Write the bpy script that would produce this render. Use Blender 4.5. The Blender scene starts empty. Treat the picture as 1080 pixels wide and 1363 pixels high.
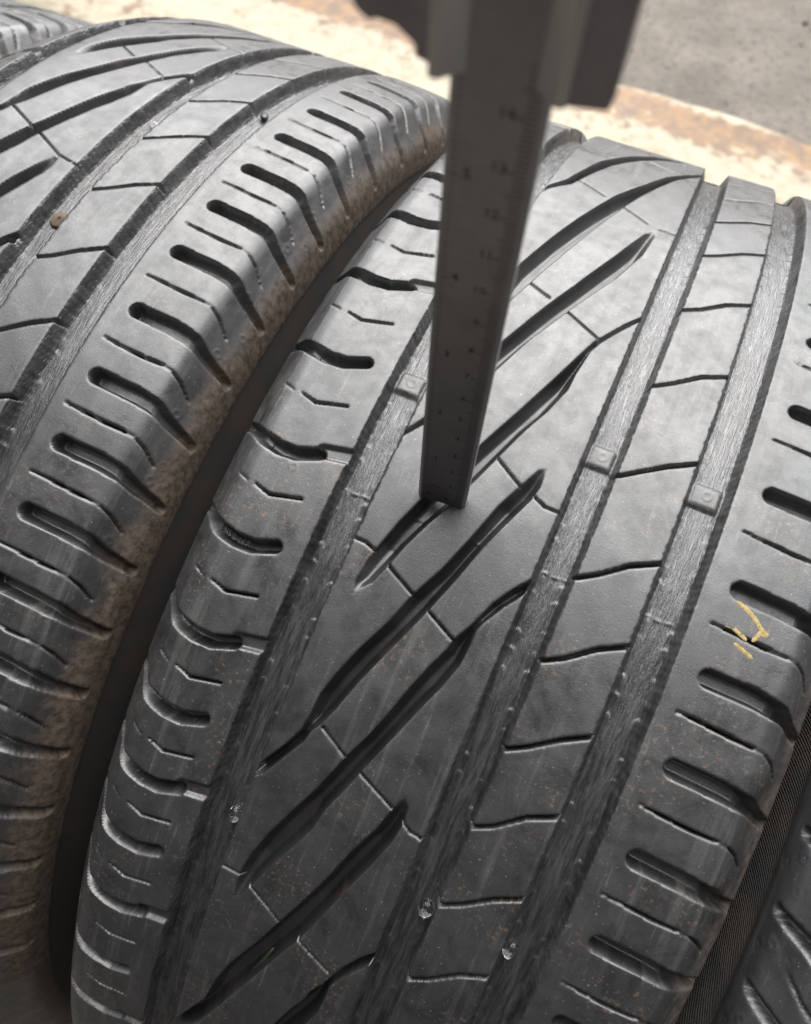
import bpy, math, random
import numpy as np
from mathutils import Matrix, Vector

# ------------------------------------------------------------------ camera, world, sun
S = bpy.context.scene
COL = S.collection
R = 317.0                               # tyre radius, millimetres (tyres are laid out in mm, linked in metres)
UP = math.radians(25.0)                 # how far the tyre's top lies beyond the point nearest the camera
def rotx(a):
    return np.array([[1, 0, 0], [0, math.cos(a), -math.sin(a)], [0, math.sin(a), math.cos(a)]])
UM = rotx(UP)
def to_world(p):                        # frame of the fitted tyre (axis at 0, metres) -> world (ground at z = 0)
    q = UM @ np.array(p, float)
    return np.array([q[0], q[1], q[2] + R / 1000])
CAM_T = np.array([0.03642988, 0.0, 0.55888999])
CAM_R = np.array([[0.90630899, 0.40109188, -0.1331515],      # right
                  [0.37860707, -0.91057093, -0.16588325],    # down
                  [-0.18777831, 0.09992938, -0.97711485]])   # forward
FPX = 1033.6876
cam_d = bpy.data.cameras.new('camera'); cam = bpy.data.objects.new('camera', cam_d); COL.objects.link(cam)
rw = (UM @ CAM_R.T).T
m = Matrix.Identity(4)
loc = to_world(CAM_T)
for i in range(3):
    m[i][0] = rw[0][i]; m[i][1] = -rw[1][i]; m[i][2] = -rw[2][i]; m[i][3] = loc[i]
cam.matrix_world = m
cam_d.sensor_fit = 'HORIZONTAL'; cam_d.sensor_width = 36.0
cam_d.lens = FPX * 36.0 / 1080.0
cam_d.clip_start = 0.005; cam_d.clip_end = 200
cam_d.dof.use_dof = True; cam_d.dof.focus_distance = 0.262; cam_d.dof.aperture_fstop = 15.0
S.camera = cam

SUN_EL, SUN_AZ = math.radians(58), math.radians(-10)           # beyond the tyres, azimuth from +Y towards +X
w = bpy.data.worlds.new('World'); S.world = w; w.use_nodes = True
nt = w.node_tree; bg = nt.nodes['Background']
sky = nt.nodes.new('ShaderNodeTexSky'); sky.sky_type = 'NISHITA'; sky.sun_disc = False
sky.sun_elevation = SUN_EL; sky.sun_rotation = SUN_AZ
sky.air_density = 1.0; sky.dust_density = 6.0; sky.ozone_density = 1.0
hs = nt.nodes.new('ShaderNodeHueSaturation'); hs.inputs['Saturation'].default_value = 0.5
nt.links.new(sky.outputs[0], hs.inputs['Color']); nt.links.new(hs.outputs[0], bg.inputs[0])
bg.inputs[1].default_value = 0.05
sd_ = bpy.data.lights.new('sun', 'SUN'); sd_.energy = 5.0; sd_.angle = math.radians(90); sd_.color = (1.0, 0.995, 0.985)
sun = bpy.data.objects.new('sun', sd_); COL.objects.link(sun)
dv = Vector((math.sin(SUN_AZ) * math.cos(SUN_EL), math.cos(SUN_AZ) * math.cos(SUN_EL), math.sin(SUN_EL)))
sun.rotation_euler = dv.to_track_quat('Z', 'Y').to_euler(); sun.location = (0, 1, 3)
S.view_settings.view_transform = 'Standard'; S.view_settings.look = 'None'
S.view_settings.exposure = 1.02; S.view_settings.gamma = 1.0
S.render.engine = 'CYCLES'
S.cycles.max_bounces = 6

# ------------------------------------------------------------------ material helpers
class NT:
    def __init__(s, name):
        s.m = bpy.data.materials.new(name); s.m.use_nodes = True
        s.t = s.m.node_tree; s.b = s.t.nodes['Principled BSDF']
    def n(s, typ, **kw):
        nd = s.t.nodes.new(typ)
        for k, v in kw.items():
            if k in nd.inputs.keys(): nd.inputs[k].default_value = v
            else: setattr(nd, k, v)
        return nd
    def l(s, a, b): s.t.links.new(a, b)
    def coords(s, uv=True, scale=(1, 1, 1), rot=0.0):
        tc = s.n('ShaderNodeTexCoord'); mp = s.n('ShaderNodeMapping')
        mp.inputs['Scale'].default_value = scale; mp.inputs['Rotation'].default_value = (0, 0, rot)
        s.l(tc.outputs['UV' if uv else 'Object'], mp.inputs[0]); return mp.outputs[0]
    def noise(s, co, scale, detail=3, rough=0.55, dist=0.0):
        nd = s.n('ShaderNodeTexNoise'); s.l(co, nd.inputs['Vector'])
        nd.inputs['Scale'].default_value = scale; nd.inputs['Detail'].default_value = detail
        nd.inputs['Roughness'].default_value = rough; nd.inputs['Distortion'].default_value = dist
        return nd.outputs['Fac']
    def ramp(s, x, stops):
        nd = s.n('ShaderNodeValToRGB'); e = nd.color_ramp.elements
        while len(e) < len(stops): e.new(0.5)
        for q, (p, c) in zip(e, stops):
            q.position = p; q.color = c if len(c) == 4 else (*c, 1)
        s.l(x, nd.inputs[0]); return nd.outputs[0]
    def g(s, x, a, b, va=0.0, vb=1.0):
        nd = s.n('ShaderNodeMapRange'); nd.interpolation_type = 'SMOOTHSTEP'
        s.l(x, nd.inputs[0])
        for i, v in zip((1, 2, 3, 4), (a, b, va, vb)): nd.inputs[i].default_value = v
        return nd.outputs[0]
    def math(s, op, a, b):
        nd = s.n('ShaderNodeMath', operation=op)
        for i, v in ((0, a), (1, b)):
            if isinstance(v, (int, float)): nd.inputs[i].default_value = v
            else: s.l(v, nd.inputs[i])
        return nd.outputs[0]
    def mix(s, f, a, b):
        nd = s.n('ShaderNodeMix', data_type='RGBA')
        for sock, v in ((nd.inputs[0], f), (nd.inputs[6], a), (nd.inputs[7], b)):
            if isinstance(v, (int, float)): sock.default_value = v
            elif isinstance(v, tuple): sock.default_value = v if len(v) == 4 else (*v, 1)
            else: s.l(v, sock)
        return nd.outputs[2]
    def bump(s, h, strength, dist, prev=None):
        nd = s.n('ShaderNodeBump'); nd.inputs['Strength'].default_value = strength; nd.inputs['Distance'].default_value = dist
        s.l(h, nd.inputs['Height'])
        if prev is not None: s.l(prev, nd.inputs['Normal'])
        return nd.outputs[0]
    def out(s, color=None, rough=None, normal=None, metal=None):
        for k, v in (('Base Color', color), ('Roughness', rough), ('Normal', normal), ('Metallic', metal)):
            if v is None: continue
            if isinstance(v, (int, float)): s.b.inputs[k].default_value = v
            elif isinstance(v, tuple): s.b.inputs[k].default_value = (*v, 1)
            else: s.l(v, s.b.inputs[k])
        return s.m

def rubber(name, dirt=0.0, brown=(0.13, 0.085, 0.052), base=(0.017, 0.017, 0.018), specks=0.6):
    """Worn tread rubber; UV is (lateral, circumferential) position in metres."""
    a = NT(name); co = a.coords()
    big = a.noise(co, 28, 4, 0.6, 0.6); mid = a.noise(co, 160, 4, 0.6); fine = a.noise(co, 1500, 3, 0.7); grain = a.noise(co, 3800, 2, .6)
    streak = a.noise(a.coords(scale=(1, .07, 1)), 190, 4, 0.65, .2); scr = a.noise(a.coords(scale=(1, .05, 1), rot=.35), 700, 2, .6, .3)
    patch = a.noise(co, 55, 5, .68, .7)
    c = a.mix(a.g(big, .35, .7), tuple(x * .85 for x in base), tuple(x * 1.3 for x in base))
    c = a.mix(a.math('MULTIPLY', a.g(a.noise(co, 2400, 2, .6), .42, .66), .4), c, tuple(x * 2.2 for x in base))
    c = a.mix(a.math('MULTIPLY', a.g(patch, .54, .68), .6), c, tuple(x * .5 for x in base))          # rubbed, blacker places
    c = a.mix(a.math('MULTIPLY', a.g(streak, .55, .70), .4), c, (0.062, 0.061, 0.058))                # grey scuffs along the rolling direction
    c = a.mix(a.math('MULTIPLY', a.math('MULTIPLY', a.g(scr, .63, .70), a.g(patch, .55, .40)), .5), c, (0.085, 0.083, 0.08))
    # brown specks of dried dirt, in patches
    sp = a.math('MULTIPLY', a.g(a.noise(co, 560, 4, 0.7), .55, .63), a.g(a.noise(co, 34, 3, 0.6, .5), .49, .60))
    c = a.mix(a.math('MULTIPLY', sp, specks), c, (0.12, 0.078, 0.055))
    pale = a.math('MULTIPLY', a.g(a.noise(co, 1100, 2, 0.5), .69, .74), 0.6)
    c = a.mix(pale, c, (0.22, 0.21, 0.195))
    rgh = a.math('ADD', a.g(mid, .3, .7, .42, .55), a.math('MULTIPLY', a.g(patch, .42, .66), -.13))
    rgh = a.math('ADD', rgh, a.math('MULTIPLY', a.g(streak, .5, .7), .10))
    if dirt > 0:
        sx = a.n('ShaderNodeSeparateXYZ'); a.l(co, sx.inputs[0])
        edge = a.math('ADD', a.g(sx.outputs[1 - 1], .112, .142, -.35, .40), a.math('MULTIPLY', a.noise(co, 48, 6, .68, 1.0), 1.15))
        low = a.g(sx.outputs[1], .05, -.16, 0.0, .22)
        dsum = a.math('ADD', edge, low)
        mk = a.math('MULTIPLY', a.g(dsum, .55, .86), dirt)
        rim = a.math('MULTIPLY', a.math('MULTIPLY', a.g(dsum, .50, .62), a.g(dsum, .76, .64)), .3 * dirt)   # dried tide line
        dc = a.mix(a.g(a.noise(co, 300, 5, .7), .35, .65), tuple(x * .55 for x in brown), tuple(x * 1.5 for x in brown))
        c = a.mix(rim, c, tuple(x * .35 for x in brown)); c = a.mix(mk, c, dc)
        rgh = a.math('ADD', rgh, a.math('MULTIPLY', mk, .30)); spec = a.g(mk, 0, 1, .95, .25)
        a.l(spec, a.b.inputs['Specular IOR Level'])
    n = a.bump(big, .10, .0012); n = a.bump(mid, .26, .0003, n); n = a.bump(scr, .10, .0001, n); pit = a.n('ShaderNodeTexVoronoi'); a.l(co, pit.inputs['Vector']); pit.inputs['Scale'].default_value = 1000
    n = a.bump(a.g(pit.outputs['Distance'], .10, .30), .2, .00012, n); n = a.bump(fine, .38, .00011, n); n = a.bump(grain, .40, .00005, n)
    a.b.inputs['Specular IOR Level'].default_value = 0.95
    return a.out(c, rgh, n)

def groove_rubber(name):
    """Floor of the circumferential grooves: torn, fibrous striations running round the tyre."""
    a = NT(name); co = a.coords()
    s1 = a.noise(a.coords(scale=(1, .085, 1)), 1150, 3, 0.7, .1); s2 = a.noise(a.coords(scale=(1, .11, 1)), 560, 4, 0.7, .2)
    fine = a.noise(co, 1800, 2, .6)
    h = a.math('ADD', a.g(s1, .38, .62), a.math('MULTIPLY', a.g(s2, .35, .65), .8))
    c = a.mix(a.g(s2, .35, .65), (0.010, 0.010, 0.011), (0.040, 0.040, 0.043))
    rg = a.g(s1, .35, .65, .27, .46)
    n = a.bump(h, .42, .00035); n = a.bump(fine, .3, .00012, n)
    a.b.inputs['Specular IOR Level'].default_value = 1.0
    return a.out(c, rg, n)

def channel_rubber(name):
    a = NT(name); co = a.coords()
    c = a.mix(a.g(a.noise(co, 70, 4, .6), .4, .75), (0.011, 0.011, 0.012), (0.022, 0.021, 0.021))
    c = a.mix(a.math('MULTIPLY', a.g(a.noise(co, 45, 3, .6, .6), .60, .72), .6), c, (0.055, 0.036, 0.03))
    a.b.inputs['Specular IOR Level'].default_value = 0.8
    n = a.bump(a.noise(co, 300, 3, .6), .25, .0003); n = a.bump(a.noise(co, 1500, 3, .7), .3, .0001, n)
    return a.out(c, a.g(a.noise(co, 120, 3, .5), .3, .7, .30, .44), n)

def sidewall_rubber(name, brown, amount, ribs=True):
    a = NT(name); co = a.coords()
    nz = a.noise(co, 45, 4, .6, .5)
    c = a.mix(a.math('MULTIPLY', a.g(nz, .3, .7), amount), (0.030, 0.030, 0.031), brown)
    n = a.bump(a.noise(co, 260, 4, .6), .3, .0004)
    if ribs:
        wv = a.n('ShaderNodeTexWave'); wv.wave_type = 'BANDS'; wv.bands_direction = 'X'
        a.l(a.coords(rot=math.radians(-52)), wv.inputs[0]); wv.inputs['Scale'].default_value = 280
        wv.inputs['Distortion'].default_value = .4
        n = a.bump(wv.outputs['Fac'], .9, .0006, n)
    return a.out(c, .55, n)

M = {}
M['tread'] = rubber('worn_tread_rubber', dirt=.55, brown=(0.085, 0.07, 0.058))
M['tread_dirty'] = rubber('worn_tread_rubber_brown_dirt', dirt=.95, brown=(0.068, 0.052, 0.040), specks=.35)
M['tread_far'] = rubber('worn_tread_rubber_plain', dirt=.25, specks=.2)
M['tread_clean'] = rubber('dark_tread_rubber', dirt=0, base=(0.026, 0.027, 0.029), specks=.25)
M['groove'] = groove_rubber('striated_groove_rubber')
M['channel'] = channel_rubber('smooth_groove_rubber')
M['side'] = sidewall_rubber('sidewall_rubber', (0.07, 0.05, 0.036), .7)
M['side_brown'] = sidewall_rubber('sidewall_rubber_brown', (0.045, 0.034, 0.026), .85, ribs=False)

# ------------------------------------------------------------------ tyre profile
def drop(x):
    y = (x - 17.0) / 1000; a = np.abs(y)
    return 1000 * (-0.09040575 * y * y + 1.5472902 * np.maximum(a - 0.055, 0) ** 2)
MID = 24.0
SHO = [(112.6, 1.75), (115.2, 2.7), (117.6, 4.6), (119.6, 7.2), (122.6, 11.4), (126.9, 17.6), (128.1, 22.5), (128.7, 27.6), (128.6, 29.0),
       (129.6, 35), (132.6, 45), (136.0, 60), (137.0, 75), (135.0, 90), (128.0, 103), (119, 112), (108, 115), (104, 112)]
xs = np.arange(24.0, 111.5, 1.5)
half = [(x, float(drop(x))) for x in xs] + SHO
left = [(2 * MID - x, d - 1.0 * math.exp(-(d - 1.75) / 8)) for x, d in SHO[::-1]] + [(2 * MID - x, float(drop(2 * MID - x))) for x in xs[::-1]]
def dense_curve(p, step=0.1):
    p = np.array(p); seg = np.hypot(*np.diff(p, axis=0).T); t = np.r_[0, np.cumsum(seg)]
    n = len(p); dd = np.diff(p, axis=0) / np.diff(t)[:, None]
    mm = np.zeros_like(p); mm[1:-1] = np.where(dd[1:] * dd[:-1] > 0, 2 * dd[1:] * dd[:-1] / (dd[1:] + dd[:-1] + 1e-12), 0)
    mm[0] = dd[0]; mm[-1] = dd[-1]
    q = np.arange(0, t[-1], step); k = np.clip(np.searchsorted(t, q, 'right') - 1, 0, n - 2)
    h = np.diff(t)[k]; s = (q - t[k]) / h; s = s[:, None]; h = h[:, None]
    return (2*s**3-3*s**2+1)*p[k] + (s**3-2*s**2+s)*h*mm[k] + (-2*s**3+3*s**2)*p[k+1] + (s**3-s**2)*h*mm[k+1]
PC = dense_curve(left[:-1] + half)
arc = np.r_[0, np.cumsum(np.hypot(*np.diff(PC, axis=0).T))]
i24 = int(np.argmin(np.abs(PC[:, 0] - 24.0) + (PC[:, 1] > 20) * 99))
UA = arc - arc[i24] + 24.0              # arc-length coordinate u: equals lateral x across the tread
TG = np.gradient(PC, axis=0); TG /= np.hypot(*TG.T)[:, None]
def prof(u):
    x = np.interp(u, UA, PC[:, 0]); d = np.interp(u, UA, PC[:, 1])
    tx = np.interp(u, UA, TG[:, 0]); td = np.interp(u, UA, TG[:, 1]); L = np.hypot(tx, td)
    return x, d, td / L, tx / L         # outward normal is (td, +tx) in (x, r)
def u_of(x, d):
    return float(UA[np.argmin(np.hypot(PC[:, 0] - x, PC[:, 1] - d))])
U_KR = u_of(116.6, 3.4); U_TR = u_of(122, 10.5); U_SR = u_of(127.6, 20); U_RR = u_of(128.7, 28)
U_KL, U_TL, U_SL, U_RL = (2 * MID - q for q in (U_KR, U_TR, U_SR, U_RR))
U_WR, U_WL = u_of(137.0, 75), u_of(-89.0, 75)

# ------------------------------------------------------------------ tread features (all in mm: u across, v around)
def seg_sd(u, v, pts, wid):
    """signed inside distance to a polyline capsule with a half width per point"""
    best = np.full(u.shape, -1e3)
    for (a, wa), (b, wb) in zip(zip(pts[:-1], wid[:-1]), zip(pts[1:], wid[1:])):
        du, dv = b[0] - a[0], b[1] - a[1]; L2 = du * du + dv * dv + 1e-9
        t = np.clip(((u - a[0]) * du + (v - a[1]) * dv) / L2, 0, 1)
        best = np.maximum(best, wa + (wb - wa) * t - np.hypot(u - a[0] - t * du, v - a[1] - t * dv))
    return best
def poly_sd(u, v, P):
    P = np.array(P); n = len(P); ins = np.zeros(u.shape, bool); d = np.full(u.shape, 1e6)
    for i in range(n):
        a, b = P[i], P[(i + 1) % n]; e = b - a; L2 = e @ e + 1e-9
        t = np.clip(((u - a[0]) * e[0] + (v - a[1]) * e[1]) / L2, 0, 1)
        d = np.minimum(d, (u - a[0] - t * e[0]) ** 2 + (v - a[1] - t * e[1]) ** 2)
        if a[1] != b[1]:
            c = ((a[1] > v) != (b[1] > v)) & (u < (b[0] - a[0]) * (v - a[1]) / (b[1] - a[1]) + a[0]); ins ^= c
    return np.where(ins, 1, -1) * np.sqrt(d)
def capsule(name, pts, wid, D, wall, tips=(), tiplen=6, mat='tread', Dpts=None):
    p = np.array(pts); w_ = max(wid) + 1.5
    return dict(name=name, kind='cap', pts=pts, wid=wid, D=D, wall=wall, tips=tips, tiplen=tiplen, mat=mat, Dpts=Dpts,
                box=(p[:, 0].min() - w_, p[:, 0].max() + w_, p[:, 1].min() - w_, p[:, 1].max() + w_))
def polygon(name, pts, D, wall, tips=(), tiplen=18, mat='channel'):
    p = np.array(pts)
    return dict(name=name, kind='poly', pts=pts, D=D, wall=wall, tips=tips, tiplen=tiplen, mat=mat, Dpts=None,
                box=(p[:, 0].min() - 1.5, p[:, 0].max() + 1.5, p[:, 1].min() - 1.5, p[:, 1].max() + 1.5))
def ring(a, b, D=6.2):
    return dict(name='circumferential_groove', kind='ring', a=a, b=b, D=D, wall=2.0, tips=(), mat='groove', box=(a - 1.5, b + 1.5, -1e4, 1e4))
G = [(-34.96, -21.99), (34.37, 46.52), (68.54, 82.0)]
def feat_sd(f, u, v):
    if f['kind'] == 'ring':
        j = 0.07 * np.sin(v * .9 + 2 * np.sin(v * .23)) + .05 * np.sin(v * 2.3 + 1.3)
        return np.minimum(u - f['a'] + j, f['b'] - u + j)
    if f['kind'] == 'cap': return seg_sd(u, v, f['pts'], f['wid'])
    return poly_sd(u, v, f['pts'])
def feat_depth(f, u, v, sd):
    t = np.clip(sd / f['wall'], 0, 1); D = f['D']
    if f['kind'] == 'ring':
        d = D * np.sin(t * math.pi / 2) ** .9
        # scalloped teeth moulded into the lower part of both walls
        for s_, e0 in ((1, f['a']), (-1, f['b'])):
            q = s_ * (u - e0); z_ = np.clip((q - 1.1) / .6, 0, 1) * np.clip((3.9 - q) / .9, 0, 1)
            ph = (v / 8.7 + .09 * (q - 2.2) ** 2 + .22 * np.sin(v * .31) + .15 * np.sin(v * .117 + s_)) % 1.0
            d = d - z_ * (.46 * ph ** 1.5 - .08) * (.6 + .4 * np.sin(v * .173 + 2 * s_))
            fr = np.sin(q * 3.3 + 1.6 * np.sin(v * .35) + .8 * np.sin(v * 1.1 + q)) * np.sin(v * .47 + q * 2.1)
            d = d - z_ * .03 * fr
        d = d - .04 * np.clip(t * 2 - 1, 0, 1) * np.sin(u * 4.1 + 1.5 * np.sin(v * .21)) * (.4 + .6 * np.sin(v * .6 + u * 1.7))
        return np.where(sd > 0, np.maximum(d, 0), 0)
    d = D * np.sin(t * math.pi / 2)
    for (a, b) in f['tips']:
        d = d * np.clip(np.hypot(u - a, v - b) / f['tiplen'], 0.0, 1) ** .8
    if f['Dpts']:
        d = d * np.interp(u, *f['Dpts'])
    return np.where(sd > 0, d, 0)

def wide_right(v0, rnd):
    j = lambda s: rnd.uniform(-s, s)
    return capsule('shoulder_slot', [(92.9, v0 + .2 + j(.2)), (107, v0 - .1 + j(.2)), (U_KR, v0 - 1.2), (U_KR + 6, v0 - 3.4), (U_SR - 1, v0 - 6.4 + j(.4))],
                   [3.0, 3.0, 2.8, 2.4, 1.9], 7.0, 1.2, Dpts=([85, U_KR, U_SR], [1, .75, .42]))
def thin_right(v0, rnd):
    j = rnd.uniform(-.3, .3)
    a = capsule('sipe', [(87.8, v0), (93, v0 - .2 + j), (104, v0 - .8 + j), (111.5, v0 - .8)], [.12, .5, .62, .42], 4.0, .45)
    b = capsule('sipe', [(111.5, v0 - .8), (115.5, v0 - 1.2)], [.35, .3], .55, .35)
    c = capsule('sipe', [(115.5, v0 - 1.3), (U_KR + 3, v0 - 3.2), (U_TR, v0 - 7.2)], [.42, .58, .45], 2.4, .5)
    return [a, b, c]
def wide_left(v0, rnd, link):
    o = [capsule('shoulder_slot', [(U_SL + 1, v0 + 3.2), (U_KL - 4, v0 - .2), (-65, v0 - 2.6), (-58.5, v0 - 3.9), (-52, v0 - 3.7), (-44.6, v0 - .9)],
                 [2.0, 2.3, 2.5, 2.5, 2.4, 2.3], 6.4, 1.7, Dpts=([U_SL, U_KL, -60, -40], [.45, .6, .95, 1]))]
    if link:
        o.append(capsule('shoulder_slot', [(-44, v0 + .3), (-33.5, v0 + 2.4)], [2.5, 2.7], 1.7, .8))
    return o
def thin_left(v0, rnd):
    return [capsule('sipe', [(-60.4, v0 - 1.2), (-54.2, v0 - 2.7), (-43.4, v0)], [.3, .55, .5], 3.6, .45),
            capsule('sipe', [(U_KL + .5, v0 + .6), (-63.6, v0 - 1.0)], [.45, .3], .8, .4)]
def rib_sipe(v0, rnd):
    j = lambda s: rnd.uniform(-s, s)
    o = [capsule('sipe', [(46.0, v0 - .2), (47.6, v0 + .4), (52.5, v0 + 3.6 + j(.5)), (60.3, v0 + 9.6 + j(.6)), (69.2, v0 + 14.4)],
                 [.85, .7, .72, .8, .72], 4.4, .5)]
    return o
# diagonal grooves of the centre rib, outline in mm; P joins groove 2, Q joins groove 1
PD = [(-15.1,-5.4),(-16.0,-1.6),(-15.1,4.5),(-14.0,10.1),(-10.9,21.0),(-7.5,29.9),(-2.3,42.6),(3.4,56.7),(10.0,72.7),(15.5,87.3),(21.0,103.1),(22.9,108.6),(23.9,110.1),(29.7,120.1),(35.2,127.6),(35.4,125.5),(30.5,118.2),(25.1,108.9),(23.1,103.6),(21.7,93.0),(21.4,85.5),(18.1,74.9),(14.2,66.1),(9.8,53.7),(6.1,43.4),(1.7,32.3),(-2.0,24.0),(-5.8,14.7),(-8.2,6.9),(-10.8,-0.1)]
QE = [(25.6,55.7),(23.2,54.5),(20.1,47.4),(16.2,38.4),(11.9,24.4),(7.6,12.1),(2.6,1.5),(-1.0,-9.2),(-6.5,-21.3),(-9.9,-30.7),(-12.2,-38.9),(-12.6,-44.8),(-13.5,-51.7),(-16.7,-58.4),(-22.6,-68.5),(-22.4,-72.3),(-19.6,-70.0),(-15.2,-61.9),(-11.3,-55.0),(-10.1,-50.3),(-8.0,-47.0),(-5.6,-40.8),(-2.5,-30.9),(0.3,-23.5),(4.4,-13.2),(9.1,-1.0),(13.4,11.8),(16.8,23.6),(22.3,37.8),(25.1,44.6),(26.0,49.5)]
PF = [(35.0,21.2),(30.6,15.9),(26.5,9.1),(23.0,0.2),(19.7,-6.2),(19.1,-9.4),(16.2,-16.2),(13.0,-25.3),(10.1,-35.0),(6.9,-44.2),(3.1,-52.8),(-2.1,-67.3),(-5.7,-75.1),(-11.3,-88.1),(-14.1,-97.6),(-15.3,-103.2),(-15.4,-109.7),(-14.7,-113.9),(-12.9,-112.8),(-10.6,-108.1),(-8.1,-101.6),(-3.4,-90.9),(1.8,-78.8),(3.2,-71.3),(6.9,-62.1),(9.5,-54.3),(14.9,-39.7),(19.5,-27.1),(21.9,-21.3),(24.6,-12.6),(25.1,-5.5),(25.1,-0.8),(26.0,1.9),(30.0,9.1),(35.2,16.4)]
QG = [(24.9,-56.2),(23.5,-58.7),(22.2,-62.4),(20.1,-69.8),(15.6,-80.3),(10.7,-94.7),(5.9,-106.5),(2.4,-114.6),(-2.4,-126.5),(-8.8,-140.4),(-11.9,-150.9),(-13.6,-162.1),(-17.1,-169.6),(-24.1,-184.9),(-23.5,-188.9),(-13.4,-175.5),(-9.9,-167.3),(-6.2,-157.5),(-0.3,-142.5),(5.8,-127.6),(10.3,-117.6),(14.5,-105.4),(18.3,-93.6),(22.0,-83.7),(26.0,-71.8),(27.3,-64.6),(27.1,-59.0)]
QC = [(26.3,178.1),(23.4,174.9),(16.8,154.1),(8.1,130.6),(2.7,117.5),(-4.3,99.0),(-9.8,85.1),(-14.6,71.9),(-15.8,61.1),(-18.9,55.6),(-22.6,49.6),(-22.4,47.4),(-17.6,54.1),(-12.8,59.2),(-9.1,65.6),(-4.7,79.5),(2.4,99.6),(9.9,117.1),(20.5,141.5),(25.7,159.3),(27.1,174.3)]
PB = [(35.0,265.5),(21.1,238.8),(14.2,218.7),(5.6,197.3),(-4.2,169.2),(-13.5,146.4),(-20.8,126.0),(-25.4-(-9),108.8),(-16.5,100),(-12.0,108),(-9.5,120.9),(-4.4,138.6),(-.2,157.0),(7.8,180.8),(15.0,204.8),(25.4,238.1),(35.3,258.5)]
PB = [(35.0,265.5),(21.1,238.8),(14.2,218.7),(5.6,197.3),(-2.2,172.2),(-8.0,152.4),(-13.5,132.0),(-15.8,114.8),(-15.3,104.0),(-10.5,112.0),(-6.5,126.0),(-2.4,140.6),(2.2,157.0),(8.8,181.8),(15.0,204.8),(25.4,238.1),(35.3,258.5)]
QA = [(26,300),(11.4,278.7),(1.0,255.6),(-8.7,230.8),(-12.0,215.1),(-15.8,198.1),(-20.9,187.5),(-22.8,182),(-22.6,178),(-20.1,185.1),(-12.8,195.5),(-8.9,209.8),(-3.2,229.4),(5.3,250.8),(14.3,270.0),(26.5,292)]
SIPES_C = [[(-8.2,6.9),(2.5,1.7)],[(9.2,-1.2),(19.7,-6.2)],[(-22.3,10.8),(-17.9,10.8),(-13.9,9.6)],[(9.7,53.1),(20.0,47.0)],[(25.7,45.4),(29.6,43.6),(34.6,43.5)],[(-7.4,-47.7),(2.9,-53.1)],[(9.5,-55.8),(22.1,-61.2)],[(26.9,-63.5),(30.3,-65.6),(34.6,-65.9)],[(-22.4,-105.8),(-14.4,-105.8)],[(-10.7,-107.9),(2.5,-114.9)],[(10.1,-117.7),(22.9,-123.3)],[(10.1,117.1),(23.9,110.1)],[(-10.9,126.3),(2.1,120.8)],[(10.7,189.5),(22.3,182.4)],[(27.4,180.7),(34.6,179.7)],[(-10.9,200.5),(1.6,194.0)],[(9.9,256.8),(22.4,248.0)]]
shift = lambda P, s: [(a, b + s) for a, b in P]

# small raised or sunk marks: (u, v, radius, height) rings
def add_marks(u, v, dep, marks, seam_v, bars, kink_line, bar=None):
    for (mu, mv, r_, h_) in marks:
        k = (np.abs(u - mu) < r_ + 1) & (np.abs(v - mv) < r_ + 1)
        q = np.hypot(u[k] - mu, v[k] - mv)
        dep[k] -= h_ * np.exp(-((q - r_) / .32) ** 2)
    if kink_line is not None:
        k = np.abs(u - kink_line) < 1.2
        dep[k] -= .16 * np.exp(-((u[k] - kink_line) / .45) ** 2) * (.75 + .25 * np.sin(v[k] * .9 + np.sin(v[k] * .31)))
    if seam_v is not None:
        k = (np.abs(v - seam_v) < 1.5) & (dep > 2.5)
        q = v[k] - seam_v - .25 * np.sin(u[k] * .9)
        dep[k] -= .45 * np.exp(-(q / .28) ** 2) * (.6 + .4 * np.sin(u[k] * 1.7 + 1))
    for bv, L, side in bars:
        k = (v > bv - 2) & (v < bv + L + 2)
        for a, b in G:
            kk = k & (u > a + .6) & (u < b - .6)
            # steep rounded front at v = bv, soft back, lower towards one wall
            q = np.clip((v[kk] - bv + .8) / 2.4, 0, 1); q2 = np.clip((bv + L - v[kk]) / 2.2, 0, 1)
            e = np.clip(np.minimum(u[kk] - a - 1.0, b - 1.8 - u[kk]) / 1.4, 0, 1)
            top = 4.95; s_ = np.sin(q * math.pi / 2) * np.sin(q2 * math.pi / 2) * e ** .6
            q = np.hypot(u[kk] - (a + b) / 2, v[kk] - bv - L * .52)
            if bar is not None:
                w2 = np.where(kk); w3 = s_ > .35; bar[w2[0][w3], w2[1][w3]] = True
            dep[kk] = dep[kk] * (1 - s_) + (top - .24 * np.exp(-((q - 1.45) / .25) ** 2)) * s_
    return dep

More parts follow.
